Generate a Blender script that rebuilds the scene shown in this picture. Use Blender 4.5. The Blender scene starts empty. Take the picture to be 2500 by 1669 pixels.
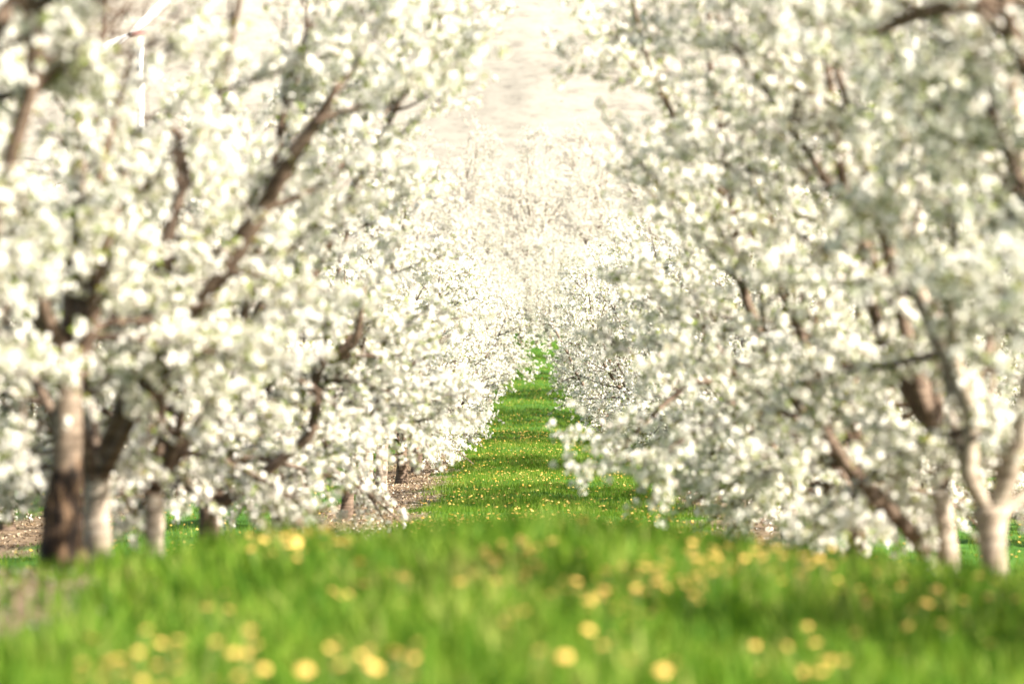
import bpy, math
import numpy as np

# ------------------------------------------------------------------ camera, sky, sun, exposure
scene = bpy.context.scene
COL = scene.collection
F_PX, CX, CY = 9375.0, 1293.0, 650.0          # focal length and principal ray, in pixels of the 2500 px wide photo
EYE = 1.62
cam_d = bpy.data.cameras.new('camera')
cam = bpy.data.objects.new('camera', cam_d)
COL.objects.link(cam)
cam_d.lens, cam_d.sensor_width = 135.0, 36.0
cam.location = (0, 0, EYE)
yaw = math.atan((1250.0 - CX) / F_PX)
pitch = math.atan((834.5 - CY) / F_PX)
cam.rotation_euler = (math.radians(90) - pitch, 0, -yaw)
cam_d.clip_start, cam_d.clip_end = 0.5, 5000
cam_d.dof.use_dof = True
cam_d.dof.focus_distance = 84.0
cam_d.dof.aperture_fstop = 1.55
scene.camera = cam

SUN_AZ, SUN_EL = 117.0, 32.0                   # compass-like: 0 = straight ahead (+Y), 90 = to the right (+X)
world = bpy.data.worlds.new('World')
scene.world = world
world.use_nodes = True
wn = world.node_tree.nodes
sky = wn.new('ShaderNodeTexSky')
sky.sky_type = 'NISHITA'
sky.sun_disc = False
sky.sun_elevation = math.radians(SUN_EL)
sky.sun_rotation = math.radians(SUN_AZ)
sky.air_density, sky.dust_density, sky.ozone_density = 1.0, 2.5, 0.8
wn['Background'].inputs['Strength'].default_value = 0.058
world.node_tree.links.new(sky.outputs['Color'], wn['Background'].inputs['Color'])

sun_d = bpy.data.lights.new('sun', 'SUN')
sun_d.energy, sun_d.angle, sun_d.color = 5.0, math.radians(0.53), (1.0, 0.932, 0.825)
sun = bpy.data.objects.new('sun', sun_d)
COL.objects.link(sun)
sun.rotation_euler = (math.radians(90 - SUN_EL), 0, math.radians(180 - SUN_AZ))
sun.location = (30, -10, 40)

scene.view_settings.view_transform = 'Standard'
scene.view_settings.look = 'None'
scene.view_settings.exposure = 1.9
scene.view_settings.gamma = 1.0
scene.view_settings.use_curve_mapping = False
scene.render.engine = 'CYCLES'
scene.cycles.max_bounces = 6
scene.cycles.diffuse_bounces = 4
scene.cycles.glossy_bounces = 2
scene.cycles.transmission_bounces = 4
scene.cycles.use_denoising = True

# ------------------------------------------------------------------ materials
def new_mat(name):
    m = bpy.data.materials.new(name)
    m.use_nodes = True
    nt = m.node_tree
    for n in list(nt.nodes):
        nt.nodes.remove(n)
    out = nt.nodes.new('ShaderNodeOutputMaterial')
    return m, nt, out

def ramp(nt, stops, interp='LINEAR'):
    r = nt.nodes.new('ShaderNodeValToRGB')
    r.color_ramp.interpolation = interp
    el = r.color_ramp.elements
    while len(el) < len(stops):
        el.new(0.5)
    for e, (p, c) in zip(el, stops):
        e.position = p
        e.color = (*c, 1)
    return r

def leafy(name, stops, trans, trans_tint, rough=0.6, spec=0.25, drift=0.0):
    """two-sided thin tissue: colour varies from piece to piece, some light passes through"""
    m, nt, out = new_mat(name)
    g = nt.nodes.new('ShaderNodeNewGeometry')
    r = ramp(nt, stops)
    if drift:
        tc = nt.nodes.new('ShaderNodeTexCoord'); nz = nt.nodes.new('ShaderNodeTexNoise')
        nz.inputs['Scale'].default_value = drift; nz.inputs['Detail'].default_value = 4
        nt.links.new(tc.outputs['Object'], nz.inputs['Vector'])
        ma = nt.nodes.new('ShaderNodeMath'); ma.operation = 'MULTIPLY_ADD'; ma.inputs[1].default_value = 1.9; ma.inputs[2].default_value = -0.95
        nt.links.new(nz.outputs['Fac'], ma.inputs[0])
        mb = nt.nodes.new('ShaderNodeMath'); mb.operation = 'MULTIPLY_ADD'; mb.inputs[1].default_value = 0.75; mb.use_clamp = True
        nt.links.new(g.outputs['Random Per Island'], mb.inputs[0]); 
        mc = nt.nodes.new('ShaderNodeMath'); mc.operation = 'ADD'; mc.inputs[1].default_value = 0.12
        nt.links.new(ma.outputs[0], mc.inputs[0]); nt.links.new(mc.outputs[0], mb.inputs[2])
        nt.links.new(mb.outputs[0], r.inputs[0])
    else:
        nt.links.new(g.outputs['Random Per Island'], r.inputs[0])
    p = nt.nodes.new('ShaderNodeBsdfPrincipled')
    p.inputs['Roughness'].default_value = rough
    p.inputs['Specular IOR Level'].default_value = spec
    nt.links.new(r.outputs[0], p.inputs['Base Color'])
    t = nt.nodes.new('ShaderNodeBsdfTranslucent')
    mul = nt.nodes.new('ShaderNodeMix'); mul.data_type = 'RGBA'; mul.blend_type = 'MULTIPLY'
    mul.inputs['Factor'].default_value = 1.0
    nt.links.new(r.outputs[0], mul.inputs['A'])
    mul.inputs['B'].default_value = (*trans_tint, 1)
    nt.links.new(mul.outputs['Result'], t.inputs['Color'])
    mx = nt.nodes.new('ShaderNodeMixShader')
    mx.inputs[0].default_value = trans
    nt.links.new(p.outputs[0], mx.inputs[1])
    nt.links.new(t.outputs[0], mx.inputs[2])
    nt.links.new(mx.outputs[0], out.inputs[0])
    return m

M = {}
M['petal'] = leafy('petal_white', [(0, (0.80, 0.78, 0.70)), (0.5, (0.86, 0.84, 0.79)), (0.92, (0.88, 0.86, 0.82)), (1, (0.80, 0.69, 0.63))], 0.40, (1, 0.99, 0.94), 0.7, 0.1)
M['young_leaf'] = leafy('young_leaf', [(0, (0.17, 0.24, 0.03)), (0.6, (0.27, 0.34, 0.05)), (1, (0.30, 0.24, 0.07))], 0.5, (1, 1, 0.7), 0.45)
M['grass'] = leafy('grass_blade', [(0, (0.032, 0.10, 0.007)), (0.45, (0.10, 0.20, 0.016)), (0.8, (0.20, 0.29, 0.036)), (1, (0.36, 0.37, 0.11))], 0.45, (1, 1, 0.6), 0.6, 0.1, 1.7)
M['dandelion'] = leafy('dandelion_yellow', [(0, (0.66, 0.37, 0.06)), (1, (0.78, 0.53, 0.18))], 0.15, (1, 0.9, 0.5), 0.6, 0.1)
M['stem'] = leafy('dandelion_stem', [(0, (0.16, 0.22, 0.06)), (1, (0.24, 0.26, 0.10))], 0.2, (1, 1, 0.7), 0.5)
M['litter'] = leafy('bark_litter', [(0, (0.06, 0.038, 0.022)), (0.5, (0.19, 0.13, 0.075)), (0.8, (0.34, 0.255, 0.165)), (1, (0.55, 0.48, 0.38))], 0.0, (1, 1, 1), 0.8, 0.1)
M['sage_hazed'] = leafy('sagebrush_leaf_hazed', [(0, (0.16, 0.16, 0.12)), (1, (0.26, 0.26, 0.20))], 0.15, (1, 1, 0.9), 0.8, 0.1)  # scrub colour lightened to stand in for the veil of distant haze

def bark_material(name, dark, mid, light, band=26.0, rough_base=0.0):
    m, nt, out = new_mat(name)
    tc = nt.nodes.new('ShaderNodeTexCoord')
    mp = nt.nodes.new('ShaderNodeMapping')
    mp.inputs['Scale'].default_value = (2.0, 2.0, band)
    nt.links.new(tc.outputs['Object'], mp.inputs['Vector'])
    n1 = nt.nodes.new('ShaderNodeTexNoise')            # horizontal lenticel bands
    n1.inputs['Scale'].default_value = 1.6
    n1.inputs['Detail'].default_value = 5
    n1.inputs['Roughness'].default_value = 0.65
    nt.links.new(mp.outputs[0], n1.inputs['Vector'])
    r1 = ramp(nt, [(0.30, dark), (0.48, mid), (0.70, light)])
    nt.links.new(n1.outputs['Fac'], r1.inputs[0])
    n2 = nt.nodes.new('ShaderNodeTexNoise')            # big weathered patches
    n2.inputs['Scale'].default_value = 5.0
    n2.inputs['Detail'].default_value = 6
    nt.links.new(tc.outputs['Object'], n2.inputs['Vector'])
    mx = nt.nodes.new('ShaderNodeMix'); mx.data_type = 'RGBA'; mx.blend_type = 'MULTIPLY'
    r2 = ramp(nt, [(0.35, (0.55, 0.50, 0.46)), (0.62, (1.0, 1.0, 1.0))])
    nt.links.new(n2.outputs['Fac'], r2.inputs[0])
    mx.inputs['Factor'].default_value = 0.8
    nt.links.new(r1.outputs[0], mx.inputs['A'])
    nt.links.new(r2.outputs[0], mx.inputs['B'])
    col = mx.outputs['Result']
    if rough_base > 0:                                  # old fissured bark low on the trunk
        sp = nt.nodes.new('ShaderNodeSeparateXYZ')
        nt.links.new(tc.outputs['Object'], sp.inputs[0])
        ad = nt.nodes.new('ShaderNodeMath'); ad.operation = 'MULTIPLY_ADD'
        nt.links.new(n2.outputs['Fac'], ad.inputs[0]); ad.inputs[1].default_value = 0.5
        nt.links.new(sp.outputs['Z'], ad.inputs[2])
        ss = nt.nodes.new('ShaderNodeMapRange')
        ss.inputs['From Min'].default_value = rough_base + 0.18
        ss.inputs['From Max'].default_value = rough_base + 0.30
        nt.links.new(ad.outputs[0], ss.inputs['Value'])
        m3 = nt.nodes.new('ShaderNodeMapping'); m3.inputs['Scale'].default_value = (14, 14, 4)
        nt.links.new(tc.outputs['Object'], m3.inputs['Vector'])
        n3 = nt.nodes.new('ShaderNodeTexNoise'); n3.inputs['Scale'].default_value = 1.5; n3.inputs['Detail'].default_value = 6
        nt.links.new(m3.outputs[0], n3.inputs['Vector'])
        r3 = ramp(nt, [(0.40, (0.010, 0.007, 0.005)), (0.52, (0.05, 0.031, 0.02)), (0.66, (0.24, 0.15, 0.085))])
        nt.links.new(n3.outputs['Fac'], r3.inputs[0])
        mb = nt.nodes.new('ShaderNodeMix'); mb.data_type = 'RGBA'
        nt.links.new(ss.outputs[0], mb.inputs['Factor'])
        nt.links.new(r3.outputs[0], mb.inputs['A'])
        nt.links.new(col, mb.inputs['B'])
        col = mb.outputs['Result']
    p = nt.nodes.new('ShaderNodeBsdfPrincipled')
    p.inputs['Roughness'].default_value = 0.75
    p.inputs['Specular IOR Level'].default_value = 0.2
    nt.links.new(col, p.inputs['Base Color'])
    b = nt.nodes.new('ShaderNodeBump')
    b.inputs['Strength'].default_value = 0.5
    b.inputs['Distance'].default_value = 0.02
    nt.links.new(n1.outputs['Fac'], b.inputs['Height'])
    nt.links.new(b.outputs[0], p.inputs['Normal'])
    nt.links.new(p.outputs[0], out.inputs[0])
    return m

M['bark'] = bark_material('cherry_bark', (0.055, 0.038, 0.028), (0.13, 0.092, 0.066), (0.27, 0.20, 0.15))
M['bark_old'] = bark_material('cherry_bark_old', (0.11, 0.082, 0.062), (0.23, 0.18, 0.135), (0.36, 0.29, 0.225), 20, 0.74)
M['bark_pale'] = bark_material('cherry_bark_pale', (0.17, 0.13, 0.10), (0.36, 0.30, 0.235), (0.54, 0.47, 0.39))
M['bark_twig'] = bark_material('cherry_twig', (0.05, 0.032, 0.022), (0.10, 0.066, 0.046), (0.18, 0.13, 0.095), 8)

def plain(name, color, rough=0.5, metallic=0.0, noise=0.12):
    m, nt, out = new_mat(name)
    tc = nt.nodes.new('ShaderNodeTexCoord')
    n = nt.nodes.new('ShaderNodeTexNoise'); n.inputs['Scale'].default_value = 3.0; n.inputs['Detail'].default_value = 6
    nt.links.new(tc.outputs['Object'], n.inputs['Vector'])
    c = np.array(color)
    r = ramp(nt, [(0.3, tuple(c * (1 - noise))), (0.7, tuple(np.minimum(c * (1 + noise), 0.95)))])
    nt.links.new(n.outputs['Fac'], r.inputs[0])
    p = nt.nodes.new('ShaderNodeBsdfPrincipled')
    p.inputs['Roughness'].default_value = rough
    p.inputs['Metallic'].default_value = metallic
    nt.links.new(r.outputs[0], p.inputs['Base Color'])
    nt.links.new(p.outputs[0], out.inputs[0])
    return m

M['white_paint'] = plain('white_paint', (0.80, 0.80, 0.79), 0.35)
M['red_paint'] = plain('red_paint', (0.20, 0.035, 0.035), 0.4)
M['dark_metal'] = plain('dark_metal', (0.07, 0.07, 0.08), 0.5, 0.6)
M['orange_tape'] = plain('orange_tape', (0.80, 0.17, 0.03), 0.5)
M['grey_paint'] = plain('grey_paint', (0.42, 0.44, 0.46), 0.5)

# ------------------------------------------------------------------ terrain
PROFILE = np.array([(-60, -1.7), (0, -1.66), (10, -1.64), (15, -1.62), (20, -1.60), (22, -1.64), (25, -1.86), (28, -2.16), (31, -2.42),
                    (40, -3.02), (57, -3.86), (76, -4.36), (90, -4.72), (130, -5.25), (180, -5.3), (230, -3.7), (300, 3.4),
                    (330, 8.8), (400, 25), (500, 56), (700, 122), (900, 190), (1200, 240)], float)
_t = np.arange(-60, 1201, 0.5)
_p = np.interp(_t, PROFILE[:, 0], PROFILE[:, 1])
def _gs(a, sig):
    k = np.arange(-int(4 * sig), int(4 * sig) + 1); w = np.exp(-k**2 / (2 * sig**2)); w /= w.sum()
    return np.convolve(np.pad(a, len(k) // 2, mode='edge'), w, 'valid')
_p1, _p2, _p3 = _gs(_p, 2.2), _gs(_p, 10), _gs(_p, 40)
_w = np.clip((_t - 34) / 20, 0, 1); _w3 = np.clip((_t - 200) / 60, 0, 1)
_p = _p1 * (1 - _w) + _p2 * _w
_p = _p * (1 - _w3) + _p3 * _w3

def lane_x(y):
    return 0.45 * np.clip((np.asarray(y, float) - 26) / 22, 0, 1)

def ground_z(x, y):
    x = np.asarray(x, float); y = np.asarray(y, float)
    z = np.interp(y, _t, _p) + EYE
    near = np.clip((60 - y) / 30, 0, 1)
    lim = np.minimum(np.abs(x), 14)
    z = z - np.where(x > 0, (0.045 + 0.065 * near) * np.maximum(lim - 0.3, 0), 0.055 * np.maximum(lim - 0.3, 0))
    rel = np.clip((y - 8) / 8, 0, 1) * np.clip((300 - y) / 60, 0, 1)
    z = z + rel * (0.030 * np.sin(y * 1.35 + 0.8 * np.sin(x * 0.9)) + 0.022 * np.sin(y * 0.61 + x * 0.5 + 1.0)
                   + 0.018 * np.sin(x * 2.9 + 0.4 * y) * np.sin(y * 0.9 + 2.0))
    z = z - 0.035 * np.exp(-((np.abs(x - lane_x(y)) - 0.85) / 0.22)**2) * rel            # wheel tracks
    far = np.clip((y - 330) / 120, 0, 1)
    z = z + far * (4.2 * np.sin(x * 0.05 + 0.6) * np.sin(y * 0.023 + 0.5) + 1.4 * np.sin(x * 0.13 + 1.6 * np.sin(y * 0.035)) + 0.4 * np.sin(x * 0.33 + 2.0 * np.sin(y * 0.06)))
    return z

def vnoise(x, y, seed=0):
    """cheap smooth value noise 0..1"""
    def h(i, j):
        s = np.sin(i * 127.1 + j * 311.7 + seed * 74.7) * 43758.5453
        return s - np.floor(s)
    xi, yi = np.floor(x), np.floor(y); fx, fy = x - xi, y - yi
    fx, fy = fx * fx * (3 - 2 * fx), fy * fy * (3 - 2 * fy)
    return (h(xi, yi) * (1 - fx) + h(xi + 1, yi) * fx) * (1 - fy) + (h(xi, yi + 1) * (1 - fx) + h(xi + 1, yi + 1) * fx) * fy

ROWS = np.array([-27, -21, -15, -9, -3, 3, 9, 15, 21, 27], float)
def soil(x, y):
    """1 on the bare herbicide strip under the tree rows, 0 on the mown grass"""
    x = np.asarray(x, float) - lane_x(y)
    d = np.min(np.abs(x[..., None] - ROWS), axis=-1)
    half = np.where(np.asarray(x) > 0, 0.95, np.where(np.asarray(y) < 24, 1.0, np.where((np.asarray(y) > 40) & (x > -3), 0.85, 1.25)))
    n = 0.6 * vnoise(x * 1.3, y * 0.9, 3) + 0.4 * vnoise(x * 4.1, y * 3.3, 5)
    s = np.clip((half + (n - 0.5) * 1.3 - d) / 0.25, 0, 1)
    s = np.where(((np.asarray(x) > 0) & (np.asarray(y) < 24)) | (np.asarray(y) < 17), 0, s)
    return s * np.clip((235 - y) / 30, 0, 1)

def at(px, py, d):
    return np.array([(px - CX) * d / F_PX, d, EYE - (py - CY) * d / F_PX])

def mesh_arrays(name, V, T, smooth=False):
    me = bpy.data.meshes.new(name)
    V = np.ascontiguousarray(V, np.float32); T = np.ascontiguousarray(T, np.int32)
    k = T.shape[1]
    me.vertices.add(len(V)); me.vertices.foreach_set('co', V.ravel())
    me.loops.add(T.size); me.loops.foreach_set('vertex_index', T.ravel())
    me.polygons.add(len(T))
    me.polygons.foreach_set('loop_start', np.arange(0, T.size, k, dtype=np.int32))
    me.polygons.foreach_set('use_smooth', np.full(len(T), smooth))
    me.update(calc_edges=True)
    return me

def link(name, me, mat=None, parent=None):
    o = bpy.data.objects.new(name, me)
    if mat is not None and me is not None and not me.materials:
        me.materials.append(mat)
    COL.objects.link(o)
    if parent is not None:
        o.parent = parent
    return o

def tag(o, label=None, cat=None, group=None, kind=None):
    for k, v in (('label', label), ('category', cat), ('group', group), ('kind', kind)):
        if v: o[k] = v
    return o

def graded(a, b, fine, grow, lim):
    out = [a]; s = fine
    while out[-1] < b:
        out.append(out[-1] + s); s = min(s * grow, lim)
    return np.array(out)
xs = np.concatenate([-graded(6, 420, 0.4, 1.06, 12)[::-1], np.arange(-5.75, 5.9, 0.25), graded(6, 420, 0.4, 1.06, 12)])
ys = np.concatenate([np.arange(-60, 8, 4.0), np.arange(8, 60, 0.4), np.arange(60, 140, 0.7), np.arange(140, 330, 2.0), graded(330, 1150, 2.0, 1.02, 10)])
X, Y = np.meshgrid(xs, ys)
Z = ground_z(X, Y)
nx, ny = len(xs), len(ys)
idx = np.arange(nx * ny).reshape(ny, nx)
Q = np.stack([idx[:-1, :-1], idx[:-1, 1:], idx[1:, 1:], idx[1:, :-1]], -1).reshape(-1, 4)
gm = mesh_arrays('ground', np.stack([X, Y, Z], -1).reshape(-1, 3), Q, True)
att = gm.attributes.new('soil', 'FLOAT', 'POINT')
att.data.foreach_set('value', soil(X, Y).ravel().astype(np.float32))

def ground_material():
    m, nt, out = new_mat('orchard_ground')
    tc = nt.nodes.new('ShaderNodeTexCoord')
    a = nt.nodes.new('ShaderNodeAttribute'); a.attribute_name = 'soil'
    def noise(scale, detail, vec=None, rough=0.6):
        n = nt.nodes.new('ShaderNodeTexNoise')
        n.inputs['Scale'].default_value = scale; n.inputs['Detail'].default_value = detail; n.inputs['Roughness'].default_value = rough
        nt.links.new(vec or tc.outputs['Object'], n.inputs['Vector'])
        return n
    def mix(f, A, B):
        x = nt.nodes.new('ShaderNodeMix'); x.data_type = 'RGBA'
        nt.links.new(f, x.inputs['Factor']); nt.links.new(A, x.inputs['A']); nt.links.new(B, x.inputs['B'])
        return x.outputs['Result']
    ns = noise(9, 8, rough=0.75)
    soil_c = ramp(nt, [(0.3, (0.08, 0.055, 0.033)), (0.5, (0.19, 0.135, 0.085)), (0.7, (0.32, 0.245, 0.17))])
    nt.links.new(ns.outputs['Fac'], soil_c.inputs[0])
    ng = noise(2.2, 8, rough=0.7)
    turf_c = ramp(nt, [(0.3, (0.03, 0.085, 0.012)), (0.55, (0.06, 0.15, 0.02)), (0.8, (0.10, 0.17, 0.04))])
    nt.links.new(ng.outputs['Fac'], turf_c.inputs[0])
    c = mix(a.outputs['Fac'], turf_c.outputs[0], soil_c.outputs[0])
    # dry bunchgrass hillside beyond the orchard
    mp = nt.nodes.new('ShaderNodeMapping'); mp.inputs['Scale'].default_value = (0.42, 0.12, 1.0)
    nt.links.new(tc.outputs['Object'], mp.inputs['Vector'])
    nh = noise(1.0, 9, mp.outputs[0], 0.7)
    hill_c = ramp(nt, [(0.32, (0.15, 0.135, 0.11)), (0.43, (0.245, 0.225, 0.185)), (0.58, (0.31, 0.285, 0.235)), (0.75, (0.25, 0.215, 0.18))])
    nt.links.new(nh.outputs['Fac'], hill_c.inputs[0])
    sp = nt.nodes.new('ShaderNodeSeparateXYZ'); nt.links.new(tc.outputs['Object'], sp.inputs[0])
    wob = nt.nodes.new('ShaderNodeMath'); wob.operation = 'MULTIPLY_ADD'
    nb = noise(0.05, 4)
    nt.links.new(nb.outputs['Fac'], wob.inputs[0]); wob.inputs[1].default_value = 30.0; nt.links.new(sp.outputs['Y'], wob.inputs[2])
    mr = nt.nodes.new('ShaderNodeMapRange'); mr.inputs['From Min'].default_value = 236; mr.inputs['From Max'].default_value = 256
    nt.links.new(wob.outputs[0], mr.inputs['Value'])
    c = mix(mr.outputs[0], c, hill_c.outputs[0])
    p = nt.nodes.new('ShaderNodeBsdfPrincipled')
    p.inputs['Roughness'].default_value = 0.95; p.inputs['Specular IOR Level'].default_value = 0.1
    nt.links.new(c, p.inputs['Base Color'])
    b = nt.nodes.new('ShaderNodeBump'); b.inputs['Strength'].default_value = 0.6; b.inputs['Distance'].default_value = 0.05
    nt.links.new(ns.outputs['Fac'], b.inputs['Height']); nt.links.new(b.outputs[0], p.inputs['Normal'])
    nt.links.new(p.outputs[0], out.inputs[0])
    return m
tag(link('ground', gm, ground_material()), 'orchard floor of mown grass lanes and bare strips rising to a dry hillside', kind='structure')

# ------------------------------------------------------------------ tree building
def unit(v):
    return v / (np.linalg.norm(v, axis=-1, keepdims=True) + 1e-9)

def smooth_line(P, R, sub=4):
    """Catmull-Rom through the points"""
    P = np.asarray(P, float); R = np.asarray(R, float)
    A = np.vstack([2 * P[0] - P[1], P, 2 * P[-1] - P[-2]])
    out, rad = [], []
    for i in range(len(P) - 1):
        p0, p1, p2, p3 = A[i:i + 4]
        for t in np.arange(sub) / sub:
            out.append(0.5 * (2 * p1 + (p2 - p0) * t + (2 * p0 - 5 * p1 + 4 * p2 - p3) * t**2 + (3 * p1 - p0 - 3 * p2 + p3) * t**3))
            rad.append(R[i] * (1 - t) + R[i + 1] * t)
    out.append(P[-1]); rad.append(R[-1])
    return np.array(out), np.array(rad)

def tube(P, R, n, rng=None, lump=0.0):
    P = np.asarray(P, float); k = len(P)
    tan = unit(np.gradient(P, axis=0))
    ref = np.array([0.0, 1.0, 0.0]) if abs(tan[0][1]) < 0.8 else np.array([1.0, 0, 0])
    U = unit(np.cross(tan, ref)); W = np.cross(tan, U)
    a = np.arange(n) * 2 * math.pi / n
    r = np.asarray(R, float)[:, None] * np.ones((1, n))
    if lump and rng is not None:
        base = rng.normal(0, lump, (k, n))
        base = (base + np.roll(base, 1, 0) + np.roll(base, 1, 1) + np.roll(base, -1, 0)) / 2.0
        r = r * (1 + base)
    V = P[:, None, :] + r[..., None] * (np.cos(a)[None, :, None] * U[:, None, :] + np.sin(a)[None, :, None] * W[:, None, :])
    V = V.reshape(-1, 3)
    i = np.arange(k - 1)[:, None] * n; j = np.arange(n)[None, :]; j2 = (j + 1) % n
    Tq = np.stack([i + j, i + j2, i + n + j2, i + n + j], -1).reshape(-1, 4)
    T = np.concatenate([Tq[:, [0, 1, 2]], Tq[:, [0, 2, 3]]])
    V = np.vstack([V, P[-1] + tan[-1] * R[-1] * 0.5])
    tip = len(V) - 1; e = (k - 1) * n
    cap = np.stack([e + np.arange(n), e + (np.arange(n) + 1) % n, np.full(n, tip)], -1)
    return V, np.concatenate([T, cap])

def join(parts):
    Vs, Ts, o = [], [], 0
    for V, T in parts:
        Vs.append(V); Ts.append(T + o); o += len(V)
    return np.concatenate(Vs), np.concatenate(Ts)

def wander(start, d, length, n, rng, bend, wob):
    pts = [start]; d = unit(d); s = length / n
    for i in range(n):
        d = unit(d + bend / n + rng.normal(0, wob, 3) / math.sqrt(n))
        pts.append(pts[-1] + d * s)
    return np.array(pts)

def scatter(V0, T0, pos, nrm, scl, rng):
    """copies of a small template turned to face nrm, all in one mesh"""
    N = len(pos); nrm = unit(nrm)
    ref = unit(rng.normal(0, 1, (N, 3)))
    U = unit(np.cross(nrm, ref)); W = np.cross(nrm, U)
    V = pos[:, None, :] + scl[:, None, None] * (V0[None, :, 0:1] * U[:, None] + V0[None, :, 1:2] * W[:, None] + V0[None, :, 2:3] * nrm[:, None])
    T = T0[None] + (np.arange(N) * len(V0))[:, None, None]
    return V.reshape(-1, 3), T.reshape(-1, 3)

def flower_cup():
    V = [(0, 0, -0.2)] + [(math.cos(i * 2 * math.pi / 5), math.sin(i * 2 * math.pi / 5), 0.15 * (-1)**i) for i in range(5)]
    return np.array(V), np.array([(0, 1 + i, 1 + (i + 1) % 5) for i in range(5)])
LEAF = (np.array([(0, -0.15, 0), (0.35, 0.45, 0.12), (0, 1.3, 0.35), (-0.35, 0.45, 0.12)]), np.array([(0, 1, 2), (0, 2, 3)]))
FL_CUP = flower_cup()

ENV_Z = np.array([0.0, 0.2, 0.5, 1.0, 1.6, 2.4, 3.6, 4.6, 5.4, 6.1])
ENV_R = np.array([0.0, 0.75, 1.3, 1.85, 2.25, 2.5, 2.55, 2.3, 1.7, 0.7])

def foliage(limbs, rng, n_clusters, near, H, spread=1.0, sec_per_m=3.4, keep=None, env_s=None, n_px=0, z_min=0.0):
    """secondary branches, twigs, blossom clusters and young leaves on the given limbs (local coordinates)"""
    twigs, pts, dirs = [], [], []
    hs = H / 5.6 if env_s is None else env_s
    for li_, (P, R) in enumerate(limbs):
        wide = spread * (1.3 if li_ < n_px else 1.0)
        def inside(p):
            return np.hypot(p[0], p[1]) < np.interp(p[2] / hs, ENV_Z, ENV_R) * wide
        seg = np.linalg.norm(np.diff(P, axis=0), axis=1); L = seg.sum()
        cum = np.concatenate([[0], np.cumsum(seg)]) / L
        ns = max(3, int(L * sec_per_m))
        for t in np.sort(rng.uniform(0.16, 1.0, ns)):
            p = np.array([np.interp(t, cum, P[:, i]) for i in range(3)]); r0 = np.interp(t, cum, R)
            tg = unit(np.array([np.interp(min(t + 0.05, 1), cum, P[:, i]) for i in range(3)]) - np.array([np.interp(max(t - 0.05, 0), cum, P[:, i]) for i in range(3)]))
            side = unit(np.cross(tg, unit(rng.normal(0, 1, 3))))
            outw = unit(np.array([p[0], p[1], 0.0]) + rng.normal(0, 0.25, 3))
            low = np.clip((2.3 - p[2]) / 1.6, 0, 1)
            d = unit(side * 0.9 + outw * (0.55 + 0.5 * low) + tg * 0.45 + np.array([0, 0, 0.15 - 0.25 * low]))
            Ls = rng.uniform(0.7, 1.7) * (1.1 - 0.45 * t) * (0.75 + 0.25 * hs)
            S = wander(p, d, Ls, 6, rng, np.array([0, 0, 0.35 - 0.95 * low]), 0.28)
            for cut in range(len(S) - 1, 1, -1):
                if inside(S[cut]): break
                S = S[:cut]
            if len(S) < 3: continue
            rs = min(r0 * 0.55, 0.026) * np.linspace(1, 0.28, len(S))
            twigs.append(tube(S, rs, 4))
            Lseg = np.linalg.norm(np.diff(S, axis=0), axis=1).sum()
            nb = int(Lseg / 0.045)
            q = rng.uniform(0.12, 1, nb); f = q * (len(S) - 1); i0 = np.minimum(f.astype(int), len(S) - 2); ff = (f - i0)[:, None]
            pts.append(S[i0] * (1 - ff) + S[i0 + 1] * ff); dirs.append(unit(S[i0 + 1] - S[i0]))
            for tt in rng.uniform(0.2, 1.0, int(3 + Lseg * 5)):
                f = tt * (len(S) - 1); i0 = min(int(f), len(S) - 2)
                b = S[i0] * (1 - (f - i0)) + S[i0 + 1] * (f - i0); sd = unit(S[i0 + 1] - S[i0])
                dd = unit(np.cross(sd, unit(rng.normal(0, 1, 3))) + 0.6 * sd + np.array([0, 0, 0.15 - 0.3 * low]) + 0.25 * outw)
                Tw = wander(b, dd, rng.uniform(0.22, 0.62), 3, rng, np.array([0, 0, 0.15 - 0.55 * low]), 0.2)
                if not inside(Tw[-1]): Tw = Tw[:3]
                if not inside(Tw[-1]): continue
                twigs.append(tube(Tw, np.linspace(0.0065, 0.0028, len(Tw)), 3))
                nb = int(np.linalg.norm(Tw[-1] - b) / 0.042) + 1
                q = rng.uniform(0.1, 1.03, nb); f = q * (len(Tw) - 1); i1 = np.minimum(f.astype(int), len(Tw) - 2); ff = (f - i1)[:, None]
                pts.append(Tw[i1] * (1 - ff) + Tw[i1 + 1] * ff); dirs.append(unit(Tw[i1 + 1] - Tw[i1]))
        nb = int(L * 0.55 / 0.07)                       # spurs straight on the outer half of the limb
        f = rng.uniform(0.45, 1, nb)
        C = np.stack([np.interp(f, cum, P[:, i]) for i in range(3)], -1)
        pts.append(C + unit(rng.normal(0, 1, (nb, 3))) * (np.interp(f, cum, R)[:, None] + 0.02)); dirs.append(np.tile([0, 0, 1.0], (nb, 1)))
    P = np.concatenate(pts); D = np.concatenate(dirs)
    sel = rng.permutation(len(P))[:n_clusters]
    P, D = P[sel], D[sel]
    if z_min:
        k = P[:, 2] > z_min; P, D = P[k], D[k]
    if keep is not None:
        k = keep(P); P, D = P[k], D[k]
    size = rng.uniform(0.75, 1.2, len(P))
    off = unit(rng.normal(0, 1, P.shape)); off -= D * (off * D).sum(1, keepdims=True) * 0.6
    P = P + off * 0.028
    nf = 5 if near else 6
    base = np.repeat(P, nf, 0); sz = np.repeat(size, nf)
    o = unit(rng.normal(0, 1, base.shape) + np.repeat(off, nf, 0) * 0.5 + np.array([0, 0, 0.25]))
    fp = base + o * ((0.040 if near else 0.038) * sz * rng.uniform(0.5, 1.12, len(base)))[:, None]
    fn = unit(o + rng.normal(0, 0.35, o.shape))
    Vb, Tb = scatter(*FL_CUP, fp, fn, (0.0208 if near else 0.0192) * rng.uniform(0.85, 1.15, len(fp)), rng)
    nl = int(len(P) * (1.7 if near else 0.9))
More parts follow.
